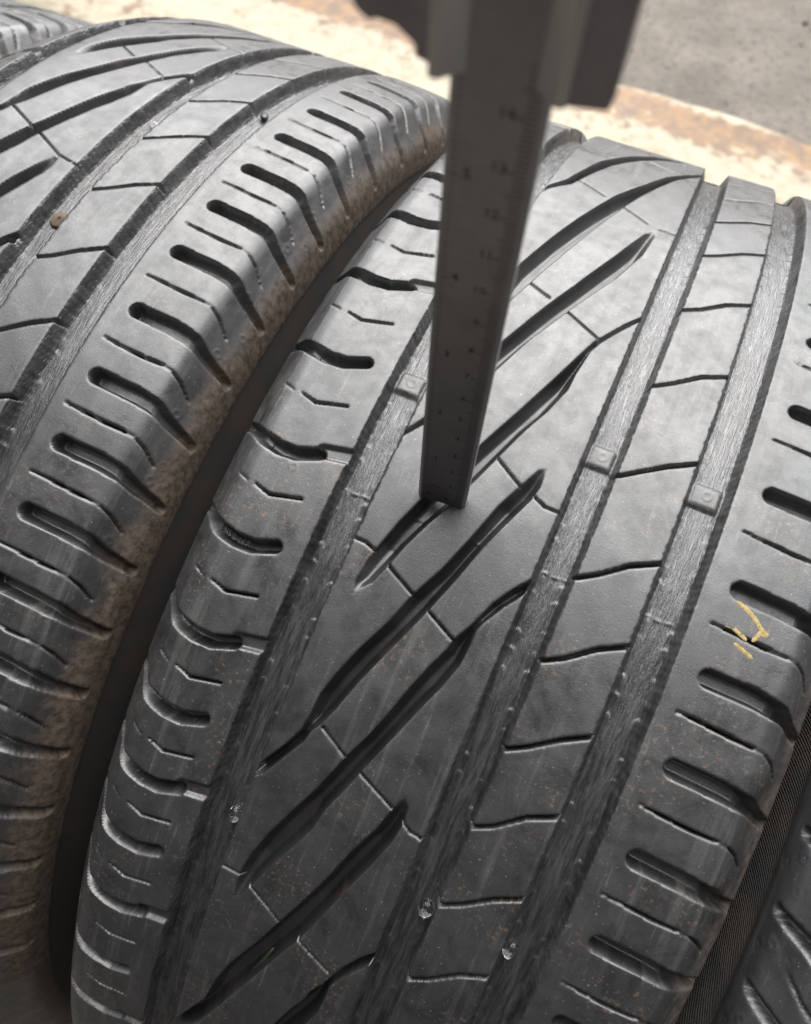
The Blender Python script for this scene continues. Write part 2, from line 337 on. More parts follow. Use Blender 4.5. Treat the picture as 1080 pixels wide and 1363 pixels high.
# ------------------------------------------------------------------ tyre mesh
def grid_axis(spans):
    """spans: [(start, end, step)...] -> increasing values"""
    o = []
    for a, b, s in spans:
        n = max(1, int(round((b - a) / s))); o += list(a + (b - a) * np.arange(n) / n)
    o.append(spans[-1][1]); return np.array(o)
def link(o, parent=None):
    COL.objects.link(o)
    if parent is not None: o.parent = parent
    return o
def tag(o, label=None, cat=None, group=None, kind=None):
    for k, v in (('label', label), ('category', cat), ('group', group), ('kind', kind)):
        if v is not None: o[k] = v
    return o
def empty(name, mat, label, cat, group=None):
    o = bpy.data.objects.new(name, None); o.empty_display_size = .05; COL.objects.link(o); o.matrix_world = mat
    return tag(o, label, cat, group)
def np_mesh(name, co, quads, uv=None, mat=None, nrm=None, smooth=True):
    me = bpy.data.meshes.new(name)
    nv, nf = len(co), len(quads); kq = quads.shape[1]
    me.vertices.add(nv); me.vertices.foreach_set('co', np.ascontiguousarray(co, np.float32).ravel())
    me.loops.add(nf * kq); me.polygons.add(nf)
    me.loops.foreach_set('vertex_index', np.ascontiguousarray(quads, np.int32).ravel())
    me.polygons.foreach_set('loop_start', np.arange(0, nf * kq, kq, dtype=np.int32))
    me.polygons.foreach_set('use_smooth', np.full(nf, smooth))
    me.update(calc_edges=True)
    if uv is not None:
        l = me.uv_layers.new(name='UVMap'); l.data.foreach_set('uv', np.ascontiguousarray(uv[quads.ravel()], np.float32).ravel())
    if nrm is not None:
        me.normals_split_custom_set_from_vertices(np.ascontiguousarray(nrm, np.float32))
    if mat: me.materials.append(mat)
    return me

SAG = 0.0        # extra wear of the left shoulder (the left tyre has run on its inner edge)
def surface(U, V, dep):
    x, d, nx, nr = prof(U)
    xx = x - dep * nx; r = R - d - dep * nr - SAG * np.minimum(np.clip(-12 - U, 0, None), 62) ** 2
    al = V / R - UP
    return np.stack([xx, r * np.sin(al), r * np.cos(al) + R], -1) / 1000.0

def label_runs(mask):
    """connected regions of a boolean grid by runs + union-find"""
    lab = np.full(mask.shape, -1, np.int32); par = []
    def find(i):
        while par[i] != i: par[i] = par[par[i]]; i = par[i]
        return i
    prev = []
    for r_ in range(mask.shape[0]):
        row = mask[r_].astype(np.int8); e = np.diff(np.r_[0, row, 0]); s = np.where(e == 1)[0]; t = np.where(e == -1)[0]
        cur = []; k = 0
        for a, b in zip(s, t):
            i = len(par); par.append(i); lab[r_, a:b] = i; cur.append((a, b, i))
            while k < len(prev) and prev[k][1] <= a: k += 1
            q = k
            while q < len(prev) and prev[q][0] < b:
                pa, pb = find(prev[q][2]), find(i)
                if pa != pb: par[pb] = pa
                q += 1
        prev = cur
    root = np.array([find(i) for i in range(len(par))] or [0], np.int32)
    return np.where(lab >= 0, root[np.maximum(lab, 0)], -1)

def build_tyre(root, uspan, vspan, feats, mats, marks=(), seam_v=None, bars=(), kink_line=None, fine=True, min_cells=260):
    u1 = grid_axis(uspan); v1 = grid_axis(vspan)
    U, V = np.meshgrid(u1, v1)                      # rows: v
    F = np.full(U.shape, -4.0)
    def win(f):
        a, b, c, d = f['box']
        i0, i1 = np.searchsorted(u1, a), np.searchsorted(u1, b); j0, j1 = np.searchsorted(v1, c), np.searchsorted(v1, d)
        return slice(j0, j1), slice(i0, i1)
    feats = [f for f in feats if (lambda w_: w_[0].stop > w_[0].start and w_[1].stop > w_[1].start)(win(f))]
    for f in feats:
        w_ = win(f); F[w_] = np.maximum(F[w_], feat_sd(f, U[w_], V[w_]))
    # pull the nearest grid vertices onto the groove edges so that they stay crisp
    hu = np.gradient(u1)[None, :]; hv = np.gradient(v1)[:, None]
    gv, gu = np.gradient(F, v1, u1); gl = np.hypot(gu, gv) + 1e-6
    lim = .48 * np.minimum(hu, hv) + 0 * F; k = (np.abs(F) < lim) & (gl > .5)
    U = U.copy(); V = V.copy()
    U[k] -= (F * gu / gl ** 2)[k]; V[k] -= (F * gv / gl ** 2)[k]
    F = np.full(U.shape, -4.0); dep = np.zeros(U.shape); fid = np.full(U.shape, -1, np.int32)
    for n_, f in enumerate(feats):
        w_ = win(f); s_ = feat_sd(f, U[w_], V[w_]); F[w_] = np.maximum(F[w_], s_)
        d_ = feat_depth(f, U[w_], V[w_], s_); b = d_ > dep[w_]
        dep[w_] = np.where(b, d_, dep[w_]); fid[w_] = np.where(b & (s_ > .02), n_, fid[w_])
    bar = np.zeros(U.shape, bool); dep = add_marks(U, V, dep, marks, seam_v, bars, kink_line, bar)
    dep = dep + .10 * np.exp(-(np.minimum(F, 0) / .38) ** 2)          # worn, rounded edges
    dep = dep + .05 * np.sin(U * .19 + 1.1 * np.sin(V * .043)) * np.sin(V * .081 + U * .05) + .03 * np.sin(V * .33 + U * .41)
    P = surface(U, V, dep)
    du = np.gradient(P, axis=1); dv_ = np.gradient(P, axis=0); N = np.cross(du, dv_)
    N /= np.linalg.norm(N, axis=2)[:, :, None] + 1e-20
    for _ in range(1):                               # soften the normals a little so that narrow lips do not sparkle
        for ax in (0, 1):
            A = np.swapaxes(N, 0, ax); B_ = A.copy(); B_[1:-1] = .25 * A[:-2] + .5 * A[1:-1] + .25 * A[2:]; N = np.swapaxes(B_, 0, ax)
    N = N / (np.linalg.norm(N, axis=2)[:, :, None] + 1e-20)
    nv, nu = U.shape
    idx = np.arange(nv * nu).reshape(nv, nu)
    Q = np.stack([idx[:-1, :-1], idx[:-1, 1:], idx[1:, 1:], idx[1:, :-1]], -1)
    # face labels
    ff = np.maximum(np.maximum(fid[:-1, :-1], fid[1:, 1:]), np.maximum(fid[:-1, 1:], fid[1:, :-1]))
    uc = (u1[:-1] + u1[1:])[None, :] / 2 + np.zeros((nv - 1, 1))
    blk = label_runs(ff < 0)
    lab = np.where(ff >= 0, ff, -1)
    cnt = np.bincount(blk[blk >= 0]) if (blk >= 0).any() else []
    names = {}; nxt = len(feats)
    flat_b = blk.ravel()
    for b in np.unique(flat_b[flat_b >= 0]):
        k = blk == b
        if cnt[b] < min_cells: continue
        um = uc[k].mean()
        names[nxt] = ('shoulder_rib' if um < -40 or um > 82 else 'tread_block')
        lab[k] = nxt; nxt += 1
    for gi in range(len(G)):                        # the raised tread-wear bars across the grooves
        k = bar[:-1, :-1] & (ff == gi)
        if k.any(): names[nxt] = 'wear_bar'; lab[k] = nxt; nxt += 1
    # sidewall strips beyond the ridge
    names[nxt] = 'sidewall'; lab[(uc > U_RR)] = nxt; nxt += 1
    names[nxt] = 'sidewall'; lab[(uc < U_RL)] = nxt; nxt += 1
    rest = nxt; lab[lab < 0] = rest
    # fragments join the groove or sipe nearest in the row
    order = np.argsort(lab.ravel(), kind='stable'); ls = lab.ravel()[order]; Qf = Q.reshape(-1, 4)
    cuts = np.r_[0, np.where(np.diff(ls))[0] + 1, len(ls)]
    Pf = P.reshape(-1, 3); Nf = N.reshape(-1, 3); uvf = np.stack([U.ravel(), V.ravel()], 1) / 1000
    made = {}; bars_of = {k_: g_ for g_, k_ in enumerate([k_ for k_ in names if names[k_] == 'wear_bar'])}
    for a, b in zip(cuts[:-1], cuts[1:]):
        L = ls[a]; q = Qf[order[a:b]]
        if L < len(feats): nm, mt = feats[L]['name'], feats[L]['mat']
        elif L == rest: nm, mt = 'tread_edge', 'tread'
        else: nm = names[L]; mt = 'side' if nm == 'sidewall' else 'tread'
        vs, inv = np.unique(q, return_inverse=True)
        me = np_mesh(nm, Pf[vs], inv.reshape(-1, 4), uvf[vs], mats[mt], Nf[vs])
        made[L] = link(bpy.data.objects.new(nm, me), made.get(bars_of[L], root) if L in bars_of else root)
    return u1, v1

def build_carcass(root, u1, v0, v1, mats, mat_tread, skip_sides):
    """the rest of the ring (unseen arc, with its grooves), the sidewalls and the liner inside"""
    us = np.r_[np.arange(UA[0], U_RL, 4), U_RL, np.arange(U_RL + 3, -36, 3), [-36, -34.9, -33.2, -24, -22, -21], np.arange(-18, 34, 4), [34.3, 36.2, 44.6, 46.5, 50, 56, 62, 68.5, 70.4, 80, 82], np.arange(85, U_RR, 3), U_RR, np.arange(U_RR + 4, UA[-1], 4)]
    def strip(nm, ua, va, mat):
        U, V = np.meshgrid(ua, va); dep = np.zeros(U.shape)
        for a, b in G: dep = np.where((U > a + .5) & (U < b - .5), 5.4, dep)
        P = surface(U, V, dep); nv, nu = U.shape; idx = np.arange(nv * nu).reshape(nv, nu)
        Q = np.stack([idx[:-1, :-1], idx[:-1, 1:], idx[1:, 1:], idx[1:, :-1]], -1).reshape(-1, 4)
        link(bpy.data.objects.new(nm, np_mesh(nm, P.reshape(-1, 3), Q, np.stack([U.ravel(), V.ravel()], 1) / 1000, mat)), root)
    full = 2 * math.pi * R
    strip('tread_arc', us[(us >= U_RL) & (us <= U_RR)], np.linspace(v1, v0 + full, 150), mat_tread)
    strip('sidewall', us[us <= U_RL], np.linspace(v1, v0 + full, 120), mats['side']); strip('sidewall', us[us >= U_RR], np.linspace(v1, v0 + full, 120), mats['side'])
    lo, hi = u1[0], u1[-1]
    strip('sidewall', np.r_[us[us < lo], lo], np.linspace(v0, v1, 120), mats['side']); strip('sidewall', np.r_[hi, us[us > hi]], np.linspace(v0, v1, 120), mats['side'])
    pi_ = np.array([(-56, 112), (-66, 98), (-76, 75), (-76, 50), (-66, 26), (-50, 15), (-20, 13), (24, 12.5), (68, 13), (98, 15), (114, 26), (124, 50), (124, 75), (114, 98), (104, 112)], float)
    va = np.linspace(0, full, 120)
    A, B = np.meshgrid(np.arange(len(pi_)), va / R); r = R - pi_[A, 1]
    P = np.stack([pi_[A, 0], r * np.sin(B), r * np.cos(B) + R], -1) / 1000; nv, nu = A.shape; idx = np.arange(nv * nu).reshape(nv, nu)
    Q = np.stack([idx[:-1, :-1], idx[1:, :-1], idx[1:, 1:], idx[:-1, 1:]], -1).reshape(-1, 4)
    link(bpy.data.objects.new('inner_liner', np_mesh('inner_liner', P.reshape(-1, 3), Q, P.reshape(-1, 3)[:, :2] * 1, mats['side'])), root)

def tyre_matrix(T=(0, 0, 0), a=0.0, b=0.0, flip=False):
    """pose fitted in the frame of the middle tyre -> matrix for a tyre root standing on the ground"""
    ca, sa, cb, sb = math.cos(a), math.sin(a), math.cos(b), math.sin(b)
    rt = np.array([[ca, -sa, 0], [sa, ca, 0], [0, 0, 1.]]) @ np.array([[cb, 0, sb], [0, 1, 0], [-sb, 0, cb]])
    if flip: rt = rt @ np.diag([-1., -1., 1.])
    rot = UM @ rt @ UM.T
    off = UM @ np.array(T, float) + np.array([0, 0, R / 1000]) - rot @ np.array([0, 0, R / 1000])
    mm = Matrix.Identity(4)
    for i in range(3):
        for j in range(3): mm[i][j] = rot[i][j]
        mm[i][3] = off[i]
    return mm

rnd = random.Random(7)
# ---- middle tyre
MATS = dict(tread=M['tread'], groove=M['groove'], channel=M['channel'], side=M['side'])
main = empty('tyre', tyre_matrix(), 'worn tyre in the middle with the caliper beam stood on its tread', 'tyre', 'used tyres standing in a row')
RWv = [244, 210, 177, 142, 108.5, 75.2, 41.9, 13.8, -14.3, -42.9, -70.8, -99, -127, -155, -183]
RTv = [261, 227, 194, 163, 129.9, 95.0, 60.4, 29.6, 1.3, -27.5, -56.0, -86.0, -114, -141, -169]
LWv = [283, 254, 226, 198, 171, 140, 105.0, 68.9, 32.5, -1.2, -34.6, -61.7, -87.2, -112.0, -138.8, -168.8, -198]
LTv = [297, 268, 240, 212, 185, 156, 121, 85.9, 50.5, 15.5, -18.9, -49.2, -76.0, -100.7, -126.4, -154.4, -183.7]
SLv = [288, 260.1, 229.9, 201.6, 172.1, 136.7, 98.9, 62.4, 26.4, -0.9, -29.5, -55.2, -82.2, -110.4, -139, -168]
def tread_features(RW, RT, LW, LT, SL, V_, SC, rnd, link0=0):
    f = [ring(a, b) for a, b in G]
    for v in RW: f.append(wide_right(v, rnd))
    for v in RT: f += thin_right(v, rnd)
    for i, v in enumerate(LW): f += wide_left(v, rnd, i % 2 == link0)
    for v in LT: f += thin_left(v, rnd)
    for v in SL: f.append(rib_sipe(v, rnd)[0])
    for P, tips in V_: f.append(polygon('diagonal_groove', P, 6.0, 2.7, tips))
    for s_ in SC:
        f.append(capsule('sipe', s_, [.42] * len(s_), 3.6, .36))
    return f
VM = [(PD, [(-15.1, -5.4)]), (QE, [(25.6, 55.7)]), (PF, [(-14.5, -114.5)]), (QG, [(25.1, -56.1)]), (shift(PF, -128), [(-14.5, -242)]),
      (QC, [(26.7, 179.0)]), (PB, [(-15.3, 104)]), (QA, [(26, 300)]), (shift(QE, -222), [(25.6, -166)])]
feats = tread_features(RWv, RTv, LWv, LTv, SLv, VM, SIPES_C, rnd)
marks = [(-51, v + 9, 1.2, .10) for v in LTv[::3]] + [(98, v + 8, 1.2, .08) for v in RTv[::4]]
VM0, VM1 = -235.0, 325.0
u1, v1 = build_tyre(main, [(U_WL, U_RL - 3, 3), (U_RL - 3, U_SL, .9), (U_SL, 112, .38), (112, U_RR + 2, .42), (U_RR + 2, U_WR, 2)],
           [(VM0, -215, .9), (-215, 120, .39), (120, 220, .5), (220, VM1, .8)], feats, MATS, marks, 25.0, [(65.0, 8.6, 0)], U_KL + 1.2)
build_carcass(main, u1, VM0, VM1, MATS, M['tread_far'], False)

# ---- left tyre, lying closer to the left edge, brown with dried dirt on its shoulder
LM = dict(tread=M['tread_dirty'], groove=M['groove'], channel=M['channel'], side=M['side_brown'])
LPOSE = ((-0.22595893, -0.00626392, 0.00851174), -0.00581366, 0.0200287)
SAG = 0.0062
lt = empty('tyre', tyre_matrix(*LPOSE), 'worn tyre at the left with brown dried dirt along its shoulder', 'tyre', 'used tyres standing in a row')
RW2 = [285, 255, 223.8, 192.7, 164.6, 138.8, 113.9, 88.5, 60.6, 33.1, 7.5, -17.8, -43, -68, -94, -121, -148, -175, -202]
RT2 = [270, 240, 209.6, 179.7, 152.7, 127.2, 101.8, 75.2, 47.2, 20.7, -5.0, -30.9, -56, -81, -107, -134, -161, -188]
SL2 = [271, 237, 203.3, 167.3, 134.3, 100.5, 65.2, 32, 1, -28]
LW2 = [290, 260, 230, 200, 170, 142, 114, 86, 60, 30, 0]
V2 = [(shift(PF, 170), [(-14.5, 55.5)]), (shift(QE, 178), [(25.6, 233.7)]), (shift(QE, 55), [(25.6, 110.7)]), (shift(PF, 52), [(-14.5, -62)]),
      (shift(PF, 288), [(-14.5, 173.5)]), (shift(QE, 300), [(25.6, 355)]), (shift(QE, -57), [(25.6, -1)])]
SC2 = [[(-7.2, 195), (4.6, 188.1)], [(10.5, 187.6), (27.1, 178.5)], [(-9.8, 127.4), (4.3, 120.6)], [(10.6, 118.1), (24.9, 111), (34.6, 109.2)], [(10.5, 240), (22, 234), (34.6, 231)]]
f2 = tread_features(RW2, RT2, LW2, [v + 14 for v in LW2], SL2, V2, SC2, rnd)
mk2 = []
for i, v in enumerate(RT2):
    mk2 += [(U_KR + 7 + rnd.uniform(-2, 3), v - 13 + rnd.uniform(-2, 2), 1.5, .22)]
    if i % 2: mk2 += [(U_KR + 13 + rnd.uniform(-2, 2), v - 4 + rnd.uniform(-2, 2), 1.4, .2)]
    if i % 3 == 0: mk2 += [(U_KR + 10, v - 19, 1.2, .25)]
u2, v2 = build_tyre(lt, [(U_WL, U_RL, 5), (U_RL, -36, 2), (-36, 84, .58), (84, U_RR + 2, .46), (U_RR + 2, U_WR, 2.0)],
           [(-235, -60, .62), (-60, 150, .44), (150, 325, .50)], f2, LM, mk2, None, [], None, min_cells=160)
build_carcass(lt, u2, -235, 325, LM, M['tread_far'], False)

SAG = 0.0
# ---- right tyre, turned round, only a corner in view
RM = dict(tread=M['tread_clean'], groove=M['groove'], channel=M['channel'], side=M['side'])
rtm = tyre_matrix((0.272, 0.0, 0.010), 0.03, -0.03, True)
rt_ = empty('tyre', rtm, 'dark clean tyre at the lower right corner with round dimples on its shoulder', 'tyre', 'used tyres standing in a row')
RW3 = [18.7 - 26.3 * 2, 18.7 - 26.3, 18.7, 44.5, 71, 97.5, 124, 150.5, 177]
RT3 = [v + 14.5 for v in RW3]
f3 = [ring(a, b) for a, b in G]
for v in RW3: f3.append(wide_right(v, rnd))
for v in RT3: f3 += thin_right(v, rnd)
mk3 = [(U_SR + 2, 52.0, 1.5, -.5), (U_SR + 3.5, 24.0, 1.5, -.5), (U_SR - 4, 47.5, 1.6, .4), (U_SR - 3, 57.5, 1.4, .25), (U_SR + 2.5, 80, 1.5, -.5),
       (U_SR - 4, 19.5, 1.6, .4), (U_SR - 4, 74, 1.5, .4), (U_SR - 5, 30, 1.4, .25)]
u3, v3 = build_tyre(rt_, [(U_KL, 80, 8), (80, U_KR - 6, 1.2), (U_KR - 6, U_RR + 1.5, .55), (U_RR + 1.5, U_WR, 1.2)],
           [(-80, -10, 1.5), (-10, 150, .7), (150, 230, 2)], f3, RM, mk3, None, [], None, min_cells=120)
build_carcass(rt_, u3, -80, 230, RM, M['tread_far'], False)

# ---- far left tyre, only its shoulder shows behind the left tyre
FPOSE = ((-0.446, 0.004, 0.0), 0.02, -0.01)
ft = empty('tyre', tyre_matrix(*FPOSE) @ Matrix.Scale(.955, 4), 'blurred tyre at the top left corner, its shoulder showing behind the left tyre', 'tyre', 'used tyres standing in a row')
FM = dict(tread=M['tread_far'], groove=M['groove'], channel=M['channel'], side=M['side'])
f4 = [ring(a, b) for a, b in G]
for i in range(22):
    f4.append(wide_right(300 - 27.5 * i, rnd)); f4 += thin_right(286 - 27.5 * i, rnd)
u4, v4 = build_tyre(ft, [(U_KL, 60, 9), (60, U_RR + 2, .8), (U_RR + 2, U_WR, 4)], [(-100, 60, 2.5), (60, 325, .9)], f4, FM, (), None, [], None, min_cells=120)
build_carcass(ft, u4, -100, 325, FM, M['tread_far'], False)

# ------------------------------------------------------------------ details on the middle tyre
def surf_pt(u, v, dep): return surface(np.array([u], float), np.array([v], float), np.array([dep], float))[0]
def flat(name, color, rough=.6, metal=0.0):
    a = NT(name); return a.out(color, rough, None, metal)
# yellow crayon mark: thin strokes lying on the shoulder
ay = NT('yellow_crayon'); coy = ay.coords(False)
tr_ = ay.n('ShaderNodeBsdfTransparent'); mxs = ay.n('ShaderNodeMixShader')
ym = ay.out(ay.mix(ay.g(ay.noise(coy, 900, 3, .6), .35, .6), (0.20, 0.145, 0.045), (0.30, 0.225, 0.085)), .7, ay.bump(ay.noise(coy, 1500, 2, .6), .4, .0002))
ay.l(ay.g(ay.noise(coy, 1100, 4, .7), .33, .45), mxs.inputs[0]); ay.l(tr_.outputs[0], mxs.inputs[1]); ay.l(ay.b.outputs[0], mxs.inputs[2])
ay.l(mxs.outputs[0], [x for x in ay.t.nodes if x.type == 'OUTPUT_MATERIAL'][0].inputs[0])
def ribbon(polys, dep, mat, name, parent):
    co, q = [], []
    for pts, wd in polys:
        P = []
        for (a, b) in zip(pts[:-1], pts[1:]):
            n = max(2, int(math.hypot(b[0] - a[0], b[1] - a[1]) / .35))
            P += [(a[0] + (b[0] - a[0]) * i / n, a[1] + (b[1] - a[1]) * i / n) for i in range(n)]
        P.append(pts[-1]); n = len(P)
        for i, (u, v) in enumerate(P):
            a, b = P[max(i - 1, 0)], P[min(i + 1, n - 1)]; L = math.hypot(b[0] - a[0], b[1] - a[1]) + 1e-9
            nx, ny = -(b[1] - a[1]) / L, (b[0] - a[0]) / L; e = min(1, (i + .4) / 2.5, (n - i - .6) / 2.5) ** .5
            wd_k = wd * .82; wl = wd_k * e * (1 + rnd.uniform(-.14, .12)); wr_ = wd_k * e * (1 + rnd.uniform(-.14, .12))
            k = len(co)
            co += [surf_pt(u + nx * wl, v + ny * wl, dep + .05), surf_pt(u + nx * wl * .8, v + ny * wl * .8, dep), surf_pt(u - nx * wr_ * .8, v - ny * wr_ * .8, dep), surf_pt(u - nx * wr_, v - ny * wr_, dep + .05)]
            if i:
                for j in range(3): q.append((k - 4 + j, k - 3 + j, k + 1 + j, k + j))
    me = np_mesh(name, np.array(co), np.array(q), None, mat)
    return link(bpy.data.objects.new(name, me), parent)
o = ribbon([([(92.7,38.6),(95.4,38.0),(99.0,36.1),(101.5,33.9),(104.3,32.6)], .85), ([(104.4,33.2),(102.6,31.8)], .8), ([(102.4,33.4),(101.4,31.0),(100.6,29.2)], .75),
            ([(91.6,30.7),(94.0,30.9),(97.6,29.5),(99.0,28.8)], .75), ([(95.9,26.6),(99.2,25.6),(102.3,24.4)], .85)], -.02, ym, 'paint_mark', main)
o['label'] = 'yellow crayon mark on the shoulder'
# moulded number in one of the shoulder slots
def text_mesh(s, size, extrude):
    cu = bpy.data.curves.new('txt', 'FONT'); cu.body = s; cu.size = size; cu.extrude = extrude; cu.align_x = 'LEFT'; cu.align_y = 'CENTER'; cu.resolution_u = 2
    ob = bpy.data.objects.new('txt', cu); COL.objects.link(ob); bpy.context.view_layer.update()
    me = bpy.data.meshes.new_from_object(ob.evaluated_get(bpy.context.evaluated_depsgraph_get()))
    bpy.data.objects.remove(ob); return me
me = text_mesh('A-2552 117', 2.9, .28); n = len(me.vertices); c = np.zeros(n * 3); me.vertices.foreach_get('co', c); c = c.reshape(-1, 3)
wdt = c[:, 0].max()
fx = c[:, 0] / wdt; uu = -69.6 + 15.5 * fx; vc = np.interp(uu, [-72, -65, -58.5, -52], [-2.6, -3.9, -5.2, -5.0]) + .2
P = surface(uu, vc + c[:, 1], 3.6 - .25 - c[:, 2] + 0 * uu)
me.vertices.foreach_set('co', P.astype(np.float32).ravel()); me.update(); me.materials.clear(); me.materials.append(M['tread']); me.name = 'moulded_number'
link(bpy.data.objects.new('moulded_number', me), main)

# water drops caught in the grooves
wm = NT('water'); wm.b.inputs['Transmission Weight'].default_value = 1.0; wm.b.inputs['IOR'].default_value = 1.33; wm.b.inputs['Roughness'].default_value = 0.05
wm.out((0.95, 0.97, 1.0))
def blob(rx, ry, rz, seed, nlat=10, nlon=16, rough=.06):
    r_ = random.Random(seed); co = []; q = []
    ph = [r_.uniform(0, 6.3) for _ in range(4)]
    for i in range(nlat + 1):
        t = math.pi * i / nlat
        for j in range(nlon):
            p = 2 * math.pi * j / nlon; k = 1 + rough * (math.sin(2 * p + ph[0]) + math.sin(3 * t + ph[1]) * math.sin(p + ph[2]))
            co.append((rx * k * math.sin(t) * math.cos(p), ry * k * math.sin(t) * math.sin(p), rz * k * math.cos(t)))
    for i in range(nlat):
        for j in range(nlon):
            q.append((i * nlon + j, (i + 1) * nlon + j, (i + 1) * nlon + (j + 1) % nlon, i * nlon + (j + 1) % nlon))
    return np.array(co), np.array(q)
def surf_frame(u, v, dep):
    p = surf_pt(u, v, dep); a = surf_pt(u + .5, v, dep) - p; b = surf_pt(u, v + .5, dep) - p
    a /= np.linalg.norm(a); b /= np.linalg.norm(b); n = np.cross(a, b)
    return p, a, b, n
DROPS = [(-24.2, -88.5, 2.6, 'water drop on the wall of the left groove'), (43.5, -87.0, 2.8, 'water drop in the groove between centre and middle rib'), (71.3, -86.0, 2.8, 'water drop in the groove beside the right shoulder')]
for i, (u, v, dep, lab) in enumerate(DROPS):
    co, q = blob(.0024, .0031, .0024, i, 18, 26, .02)
    p, a, b, n = surf_frame(u, v, dep)
    mm = Matrix([(a[0], b[0], n[0], p[0]), (a[1], b[1], n[1], p[1]), (a[2], b[2], n[2], p[2]), (0, 0, 0, 1)])
    ob = link(bpy.data.objects.new('water_drop', np_mesh('water_drop', co, q, None, wm.m))); ob.matrix_world = main.matrix_world @ mm
    tag(ob, 'round clear ' + lab, 'water drop', 'water drops in the tread grooves')
# a blade of grass at the bottom of a diagonal groove
gm = NT('grass'); gm.out((0.018, 0.034, 0.014), .6)
co, q = [], []
for i in range(9):
    t = i / 8; u = -4.5 + 8.5 * t * .9; v = -157 + 29 * t; wd_ = .75 * (1 - t) ** .6 + .12
    for s_ in (-1, 0, 1): co.append(surf_pt(u + s_ * wd_, v - s_ * wd_ * .25, 4.0 - .35 * abs(s_) - 1.2 * t * t))
    if i:
        k = 3 * i; q += [(k - 3, k - 2, k + 1, k), (k - 2, k - 1, k + 2, k + 1)]
ob = link(bpy.data.objects.new('grass_blade', np_mesh('grass_blade', np.array(co), np.array(q), None, gm.m))); ob.matrix_world = main.matrix_world
md = ob.modifiers.new('thick', 'SOLIDIFY'); md.thickness = .0002
tag(ob, 'thin green grass blade lying deep in a diagonal groove', 'grass blade')
# stones and clods in the grooves of the left tyre
def stone(name, root, u, v, dep, r_, seed, mat, lab, cat, group=None):
    co, q = blob(r_, r_ * 1.5, r_ * .5, seed, 8, 12, .22); p, a, b, n = surf_frame(u, v, dep)
    mm = Matrix([(a[0], b[0], n[0], p[0]), (a[1], b[1], n[1], p[1]), (a[2], b[2], n[2], p[2]), (0, 0, 0, 1)])
    ob = link(bpy.data.objects.new(name, np_mesh(name, co, q, None, mat))); ob.matrix_world = root.matrix_world @ mm
    tag(ob, lab, cat, group)
sm = NT('pale_stone'); cs = sm.coords(False); sm.out(sm.mix(sm.noise(cs, 700, 3), (0.12, 0.118, 0.115), (0.26, 0.255, 0.25)), .6)
dm = NT('brown_clod'); cs = dm.coords(False); dm.out(dm.mix(dm.noise(cs, 900, 4), (0.06, 0.044, 0.03), (0.13, 0.095, 0.065)), .95, dm.bump(dm.noise(cs, 1200, 3), .8, .0005))
stone('pebble', lt, 41.0, 150.5, 4.9, .0019, 3, sm.m, 'pale pebble wedged in the left tyre\'s inner groove, far from the brown clod', 'pebble', 'bits caught in the left tyre')
stone('pebble', lt, 45.0, 101.0, 5.2, .0014, 5, sm.m, 'small pale pebble in the left tyre\'s inner groove just above a brown clod', 'pebble', 'bits caught in the left tyre')
stone('dirt_clod', lt, 40.8, 87.0, 5.6, .0030, 8, dm.m, 'flat brown clod of dirt in the left tyre\'s inner groove', 'dirt clod', 'bits caught in the left tyre')
stone('pebble', lt, 74.0, 183.0, 4.9, .0019, 11, M['channel'], 'dark pebble in the left tyre\'s outer groove near its top', 'pebble', 'bits caught in the left tyre')

# ------------------------------------------------------------------ caliper
steel = NT('worn_steel'); cs = steel.coords(False)
stn = steel.noise(steel.coords(False, scale=(.05, 1, 1)), 900, 3, .6)
steel.out(steel.mix(steel.g(steel.noise(cs, 90, 4, .6), .3, .7), (0.38, 0.365, 0.36), (0.43, 0.415, 0.41)), steel.g(stn, .3, .7, .34, .48), steel.bump(stn, .15, .0001), 1.0)
dsteel = NT('dark_steel'); cs = dsteel.coords(False)
dsteel.out(dsteel.mix(dsteel.g(dsteel.noise(cs, 120, 4, .6), .3, .7), (0.36, 0.335, 0.35), (0.42, 0.395, 0.41)), dsteel.g(dsteel.noise(cs, 400, 3), .3, .7, .35, .5), None, 1.0)
lit_steel = NT('painted_lit_steel'); lit_steel.out((0.62, 0.61, 0.58), .32, None, 1.0)  # slider rails: the light on them is put into this lighter base colour
ink = flat('etched_black', (0.012, 0.012, 0.013), .6)
Dt = np.array([-0.03684156, -0.27748807, -0.96002243]); Wt = np.array([-0.99244652, -0.10233041, 0.06766378])
P1 = np.array([-0.00871289, 0.03108785, 0.31637365]); P2 = np.array([0.00673395, 0.03268056, 0.31532051])
lv = UM @ (-Dt); lv /= np.linalg.norm(lv); wv_ = UM @ Wt; wv_ -= lv * (wv_ @ lv); wv_ /= np.linalg.norm(wv_)
nv_ = np.cross(wv_, lv)
campos = np.array(loc)
org = to_world((P1 + P2) / 2)
if nv_ @ (campos - org) < 0: nv_ = -nv_
FR = np.stack([wv_, lv, nv_], 1)       # columns: across (to the left), along, out of the scale face
cm = Matrix([(*FR[i], org[i]) for i in range(3)] + [(0, 0, 0, 1)])
if np.linalg.det(FR) < 0: FLIP = True
else: FLIP = False
cal = empty('caliper', cm, 'steel vernier caliper held upright, its scale beam end standing on the middle tyre', 'caliper')
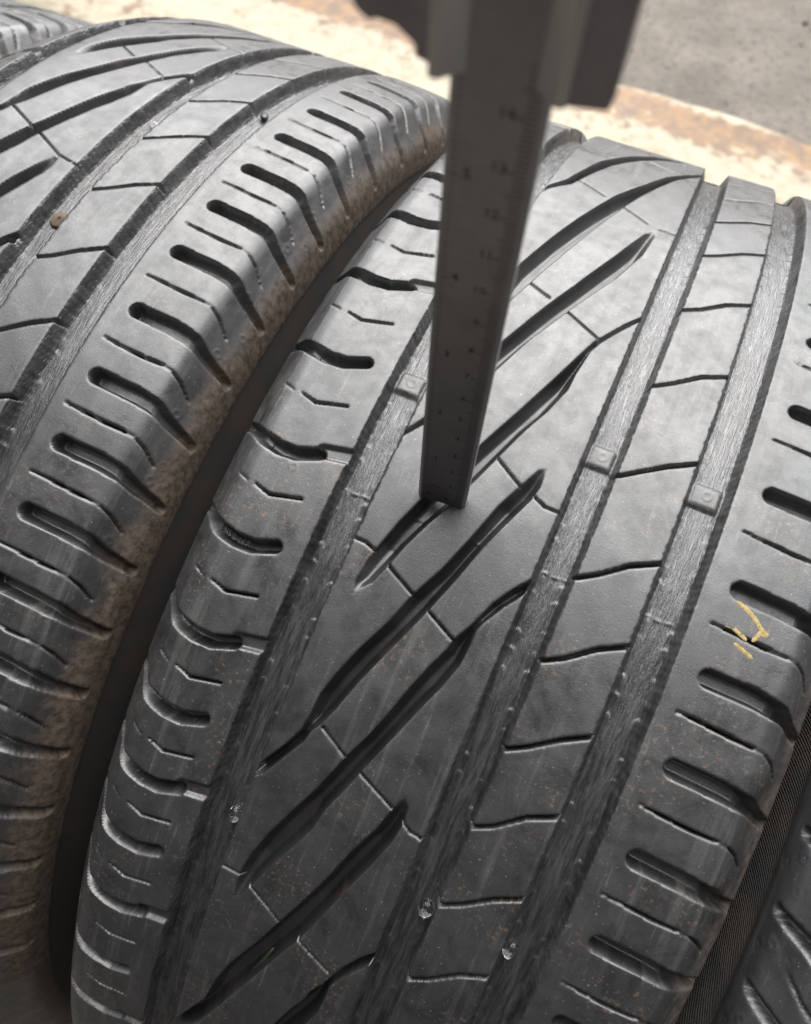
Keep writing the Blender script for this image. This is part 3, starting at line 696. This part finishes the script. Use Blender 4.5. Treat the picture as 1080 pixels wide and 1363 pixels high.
def bm_obj(name, co, faces, mat, parent, bevel=0.0, seg=2):
    me = bpy.data.meshes.new(name); me.from_pydata([tuple(x / 1000 for x in c) for c in co], [], faces)
    import bmesh
    bm = bmesh.new(); bm.from_mesh(me); bmesh.ops.recalc_face_normals(bm, faces=bm.faces)
    if bevel: bmesh.ops.bevel(bm, geom=[e for e in bm.edges], offset=bevel / 1000, segments=seg, affect='EDGES', profile=.6)
    bm.to_mesh(me); bm.free(); me.materials.append(mat)
    return link(bpy.data.objects.new(name, me), parent)
def extrude(name, sec, l0, l1, mat, parent, bevel=0.0):
    """section in (w, n), extruded along l"""
    n = len(sec); co = [(a, l0, b) for a, b in sec] + [(a, l1, b) for a, b in sec]
    fs = [tuple(range(n)), tuple(range(n, 2 * n))] + [(i, (i + 1) % n, n + (i + 1) % n, n + i) for i in range(n)]
    return bm_obj(name, co, fs, mat, parent, bevel)
def plate(name, out, n0, n1, mat, parent, bevel=0.0):
    """outline in (w, l), thickness from n0 to n1"""
    n = len(out); co = [(a, b, n0) for a, b in out] + [(a, b, n1) for a, b in out]
    fs = [tuple(range(n)), tuple(range(n, 2 * n))] + [(i, (i + 1) % n, n + (i + 1) % n, n + i) for i in range(n)]
    return bm_obj(name, co, fs, mat, parent, bevel)
HW = 7.8
beam = extrude('beam', [(-HW, -3.4), (HW, -3.4), (HW, -.9), (HW - .9, -.05), (HW - 1.3, 0), (-HW + 1.3, 0), (-HW + .9, -.05), (-HW, -.9)], .2, 235, steel.m, cal, .12)
# depth rod seen just below the beam's end, reaching the groove floor
plate('depth_rod', [(2.6, -3.9), (3.2, -3.9), (3.6, 1.5), (3.6, 30), (1.8, 30), (1.8, 1.5), (2.2, -3.6)], -2.6, -1.2, steel.m, cal)
def quads(name, rects, n, mat, parent):
    co, fs = [], []
    for (a, b, c, d) in rects:
        k = len(co); co += [(a, b, n), (c, b, n), (c, d, n), (a, d, n)]; fs.append((k, k + 1, k + 2, k + 3))
    me = bpy.data.meshes.new(name); me.from_pydata([tuple(x / 1000 for x in c) for c in co], [], fs); me.materials.append(mat)
    return link(bpy.data.objects.new(name, me), parent)
rects = []
for i in range(0, 150):
    L = 3.6 if i % 10 == 0 else (2.9 if i % 5 == 0 else 2.1)
    rects.append((-HW + 1.4, 3 + i - .11, -HW + 1.4 + L, 3 + i + .11))
for i in range(0, 96):
    L = 2.8 if i % 16 == 0 else 1.5
    rects.append((HW - 1.4, 3 + i * 25.4 / 16 - .10, HW - 1.4 - L * .55, 3 + i * 25.4 / 16 + .10))
t_ = quads('scale_ticks', rects, .012, ink, beam); t_['kind'] = 'stuff'
def beam_text(s, w, l, size):
    me = text_mesh(s, size, .004); n = len(me.vertices); c = np.zeros(n * 3); me.vertices.foreach_get('co', c); c = c.reshape(-1, 3)
    # reads with the beam end down: right is -w, up is +l
    P = np.stack([w - (c[:, 0] - c[:, 0].max() / 2), l + c[:, 1], .014 + 0 * c[:, 2]], 1) / 1000
    me.vertices.foreach_set('co', P.astype(np.float32).ravel()); me.update(); me.materials.clear(); me.materials.append(ink); me.name = 'scale_number'
    link(bpy.data.objects.new('scale_number', me), beam)
beam_text('0', -1.5, 4.0, 3.0)
for k in range(1, 15): beam_text(str(k), -1.9 if k < 10 else -1.5, 3.4 + 10 * k, 2.8)
beam_text('0', 4.2, 4.5, 2.6)
for k in range(1, 6): beam_text(str(k), 3.6, 3.6 + 25.4 * k, 3.2)
beam_text('1/16', 2.2, 11, 2.0)
# slider: back plate, two front rails, jaw at the left, thumb plate at the right
L0 = 149.0
plate('slider_back', [(-15, L0 + 2), (17, L0 + 2), (17, L0 + 42), (-15, L0 + 42)], -8.0, -3.6, dsteel.m, cal, .5)
extrude('slider_rail', [(HW - 2.6, .15), (HW + .2, .15), (HW + 2.5, -3.5), (HW + 2.5, 3.0), (HW + 1.0, 3.2), (HW - 1.9, .8)], L0 - .4, L0 + 42, lit_steel.m, cal, .2)
extrude('slider_rail', [(-HW + 2.9, .15), (-HW - .2, .15), (-HW - 2.3, -3.5), (-HW - 2.3, 3.0), (-HW - .8, 3.2), (-HW + 2.2, .8)], L0 - .4, L0 + 42, lit_steel.m, cal, .2)
plate('slider_plate', [(-HW - 2.2, L0 - .2), (-HW - 8.2, L0 + .6), (-HW - 8.6, L0 + 3), (-HW - 8.2, L0 + 42), (-HW - 2.2, L0 + 42)], -5.0, 2.6, dsteel.m, cal, .4)
plate('jaw', [(HW + 2.4, L0 + 1.0), (HW + 4.6, L0 + 1.6), (HW + 4.8, L0 + 3.4), (HW + 7.6, L0 + 5.4), (HW + 10.2, L0 + 5.8), (HW + 11.4, L0 + 5.2),
              (HW + 13.2, L0 + 6.4), (HW + 15.6, L0 + 9.4), (HW + 17.5, L0 + 14), (HW + 19, L0 + 42), (HW + 2.4, L0 + 42)], -5.0, 2.2, dsteel.m, cal, .4)

# ------------------------------------------------------------------ ground and the white steel edge behind the tyres
g = NT('gritty_concrete'); co_ = g.coords(False)
c = g.mix(g.g(g.noise(co_, 6, 5, .6), .3, .7), (0.105, 0.089, 0.072), (0.172, 0.149, 0.124))
c = g.mix(g.math('MULTIPLY', g.g(g.noise(co_, 48, 6, .78), .49, .60), .85), c, (0.07, 0.064, 0.06))
c = g.mix(g.math('MULTIPLY', g.g(g.noise(co_, 110, 3, .6), .60, .70), .5), c, (0.29, 0.275, 0.26))
g.out(c, .9, g.bump(g.noise(co_, 90, 5, .65), .8, .01))
n = 60; gx = np.sign(np.linspace(-1, 1, n)) * np.abs(np.linspace(-1, 1, n)) ** 3 * 40
X, Y = np.meshgrid(gx, gx + .5); Z = .0 * X; idx = np.arange(n * n).reshape(n, n)
Q = np.stack([idx[:-1, :-1], idx[:-1, 1:], idx[1:, 1:], idx[1:, :-1]], -1).reshape(-1, 4)
ob = link(bpy.data.objects.new('ground', np_mesh('ground', np.stack([X, Y, Z], -1).reshape(-1, 3), Q, None, g.m))); tag(ob, kind='structure')
# loose grit lying on it
gr = NT('grit_stone'); cs = gr.coords(False); gr.out(gr.mix(gr.noise(cs, 30, 2), (0.055, 0.049, 0.043), (0.15, 0.135, 0.12)), .9)
allc, allq, k = [], [], 0
base = [blob(1, 1, .7, s_, 4, 6, .18) for s_ in range(5)]
rg = random.Random(5)
for i in range(150):
    b_, q_ = base[i % 5]; r_ = rg.choice([.002, .003, .003, .004, .006]) * rg.uniform(.7, 1.3); a = rg.uniform(0, 6.3)
    x0, y0 = rg.uniform(-1.1, .7), rg.uniform(1.0, 2.5)
    cc = b_ * r_; ca, sa = math.cos(a), math.sin(a)
    allc.append(np.stack([cc[:, 0] * ca - cc[:, 1] * sa + x0, cc[:, 0] * sa + cc[:, 1] * ca + y0, cc[:, 2] + r_ * .3], 1)); allq.append(q_ + k); k += len(b_)
ob = link(bpy.data.objects.new('gravel', np_mesh('gravel', np.concatenate(allc), np.concatenate(allq), None, gr.m))); tag(ob, 'scattered dark grit on the beige concrete beyond the white edge', 'gravel', kind='stuff')

wp = NT('white_paint_rust'); co_ = wp.coords(False)
sx = wp.n('ShaderNodeSeparateXYZ'); wp.l(co_, sx.inputs[0])
band = wp.math('MULTIPLY', wp.g(sx.outputs[1], .03, .10), wp.g(sx.outputs[1], .150, .128))   # the rust runs along the far lip of the steel
nz = wp.noise(wp.coords(False, scale=(.6, 1, 1)), 17, 5, .62, .5); n2 = wp.noise(co_, 42, 4, .65, .4)
mk = wp.g(wp.math('ADD', wp.math('MULTIPLY', band, .20), wp.math('ADD', wp.math('MULTIPLY', nz, .6), wp.math('MULTIPLY', n2, .45))), .565, .68)
c = wp.mix(wp.g(n2, .42, .72), (0.27, 0.24, 0.17), (0.21, 0.165, 0.10))
c = wp.mix(wp.math('MULTIPLY', mk, .92), c, wp.mix(wp.g(n2, .35, .65), (0.20, 0.095, 0.022), (0.10, 0.052, 0.025)))
c = wp.mix(wp.math('MULTIPLY', wp.g(wp.noise(co_, 70, 3, .6), .66, .72), .5), c, (0.16, 0.12, 0.09))
wp.out(c, .6, wp.bump(nz, .4, .006))
YB, HB = .955, .20
cx_, sx_ = math.cos(math.radians(-3.7)), math.sin(math.radians(-3.7))
sec = [(-.16, -HB), (-.16, -.012), (-.150, -.003), (-.14, 0), (-.02, .002), (.118, .004), (.128, .007), (.140, .007), (.146, .001), (.146, -HB)]
nx = 160; co = []; q = []
for i in range(nx):
    x = -2.4 + 4.8 * i / (nx - 1)
    for j, (y, z) in enumerate(sec):
        wob = .004 * math.sin(x * 9 + j) + .003 * math.sin(x * 23 + 2 * j)
        co.append((x, y + (wob if j > 4 else 0), z + (.5 * wob if 1 < j < 9 else 0)))
    if i:
        for j in range(len(sec) - 1): k = i * len(sec) + j; q.append((k - len(sec), k, k + 1, k + 1 - len(sec)))
me = np_mesh('steel_edge', np.array(co), np.array(q), None, wp.m)
er = empty('steel_edge', Matrix.Translation((0, YB - .146, HB)) @ Matrix.Rotation(math.radians(-3.7), 4, 'Z'), 'long low edge painted white and streaked with orange rust behind the tyres', 'steel edge')
bo = link(bpy.data.objects.new('painted_edge', me), er)

# ------------------------------------------------------------------ unseen dark wall, added behind the camera to keep the near side of the tyres in shade
gw = NT('added_shade_wall'); co_ = gw.coords(False)
gw.out(gw.mix(gw.noise(co_, 8, 4), (0.022, 0.021, 0.020), (0.04, 0.038, 0.036)), .85, gw.bump(gw.noise(co_, 40, 4), .4, .01))
def box_mesh(name, a, b, mat):
    co = np.array([(x, y, z) for x in (a[0], b[0]) for y in (a[1], b[1]) for z in (a[2], b[2])])
    q = np.array([(0, 1, 3, 2), (4, 6, 7, 5), (0, 4, 5, 1), (2, 3, 7, 6), (0, 2, 6, 4), (1, 5, 7, 3)])
    return np_mesh(name, co, q, None, mat, smooth=False)
ob = link(bpy.data.objects.new('wall', box_mesh('wall', (-8, -1.1, -.05), (8, -.8, 4.5), gw.m))); tag(ob, kind='structure')  # added out of view, only to block light from behind the camera
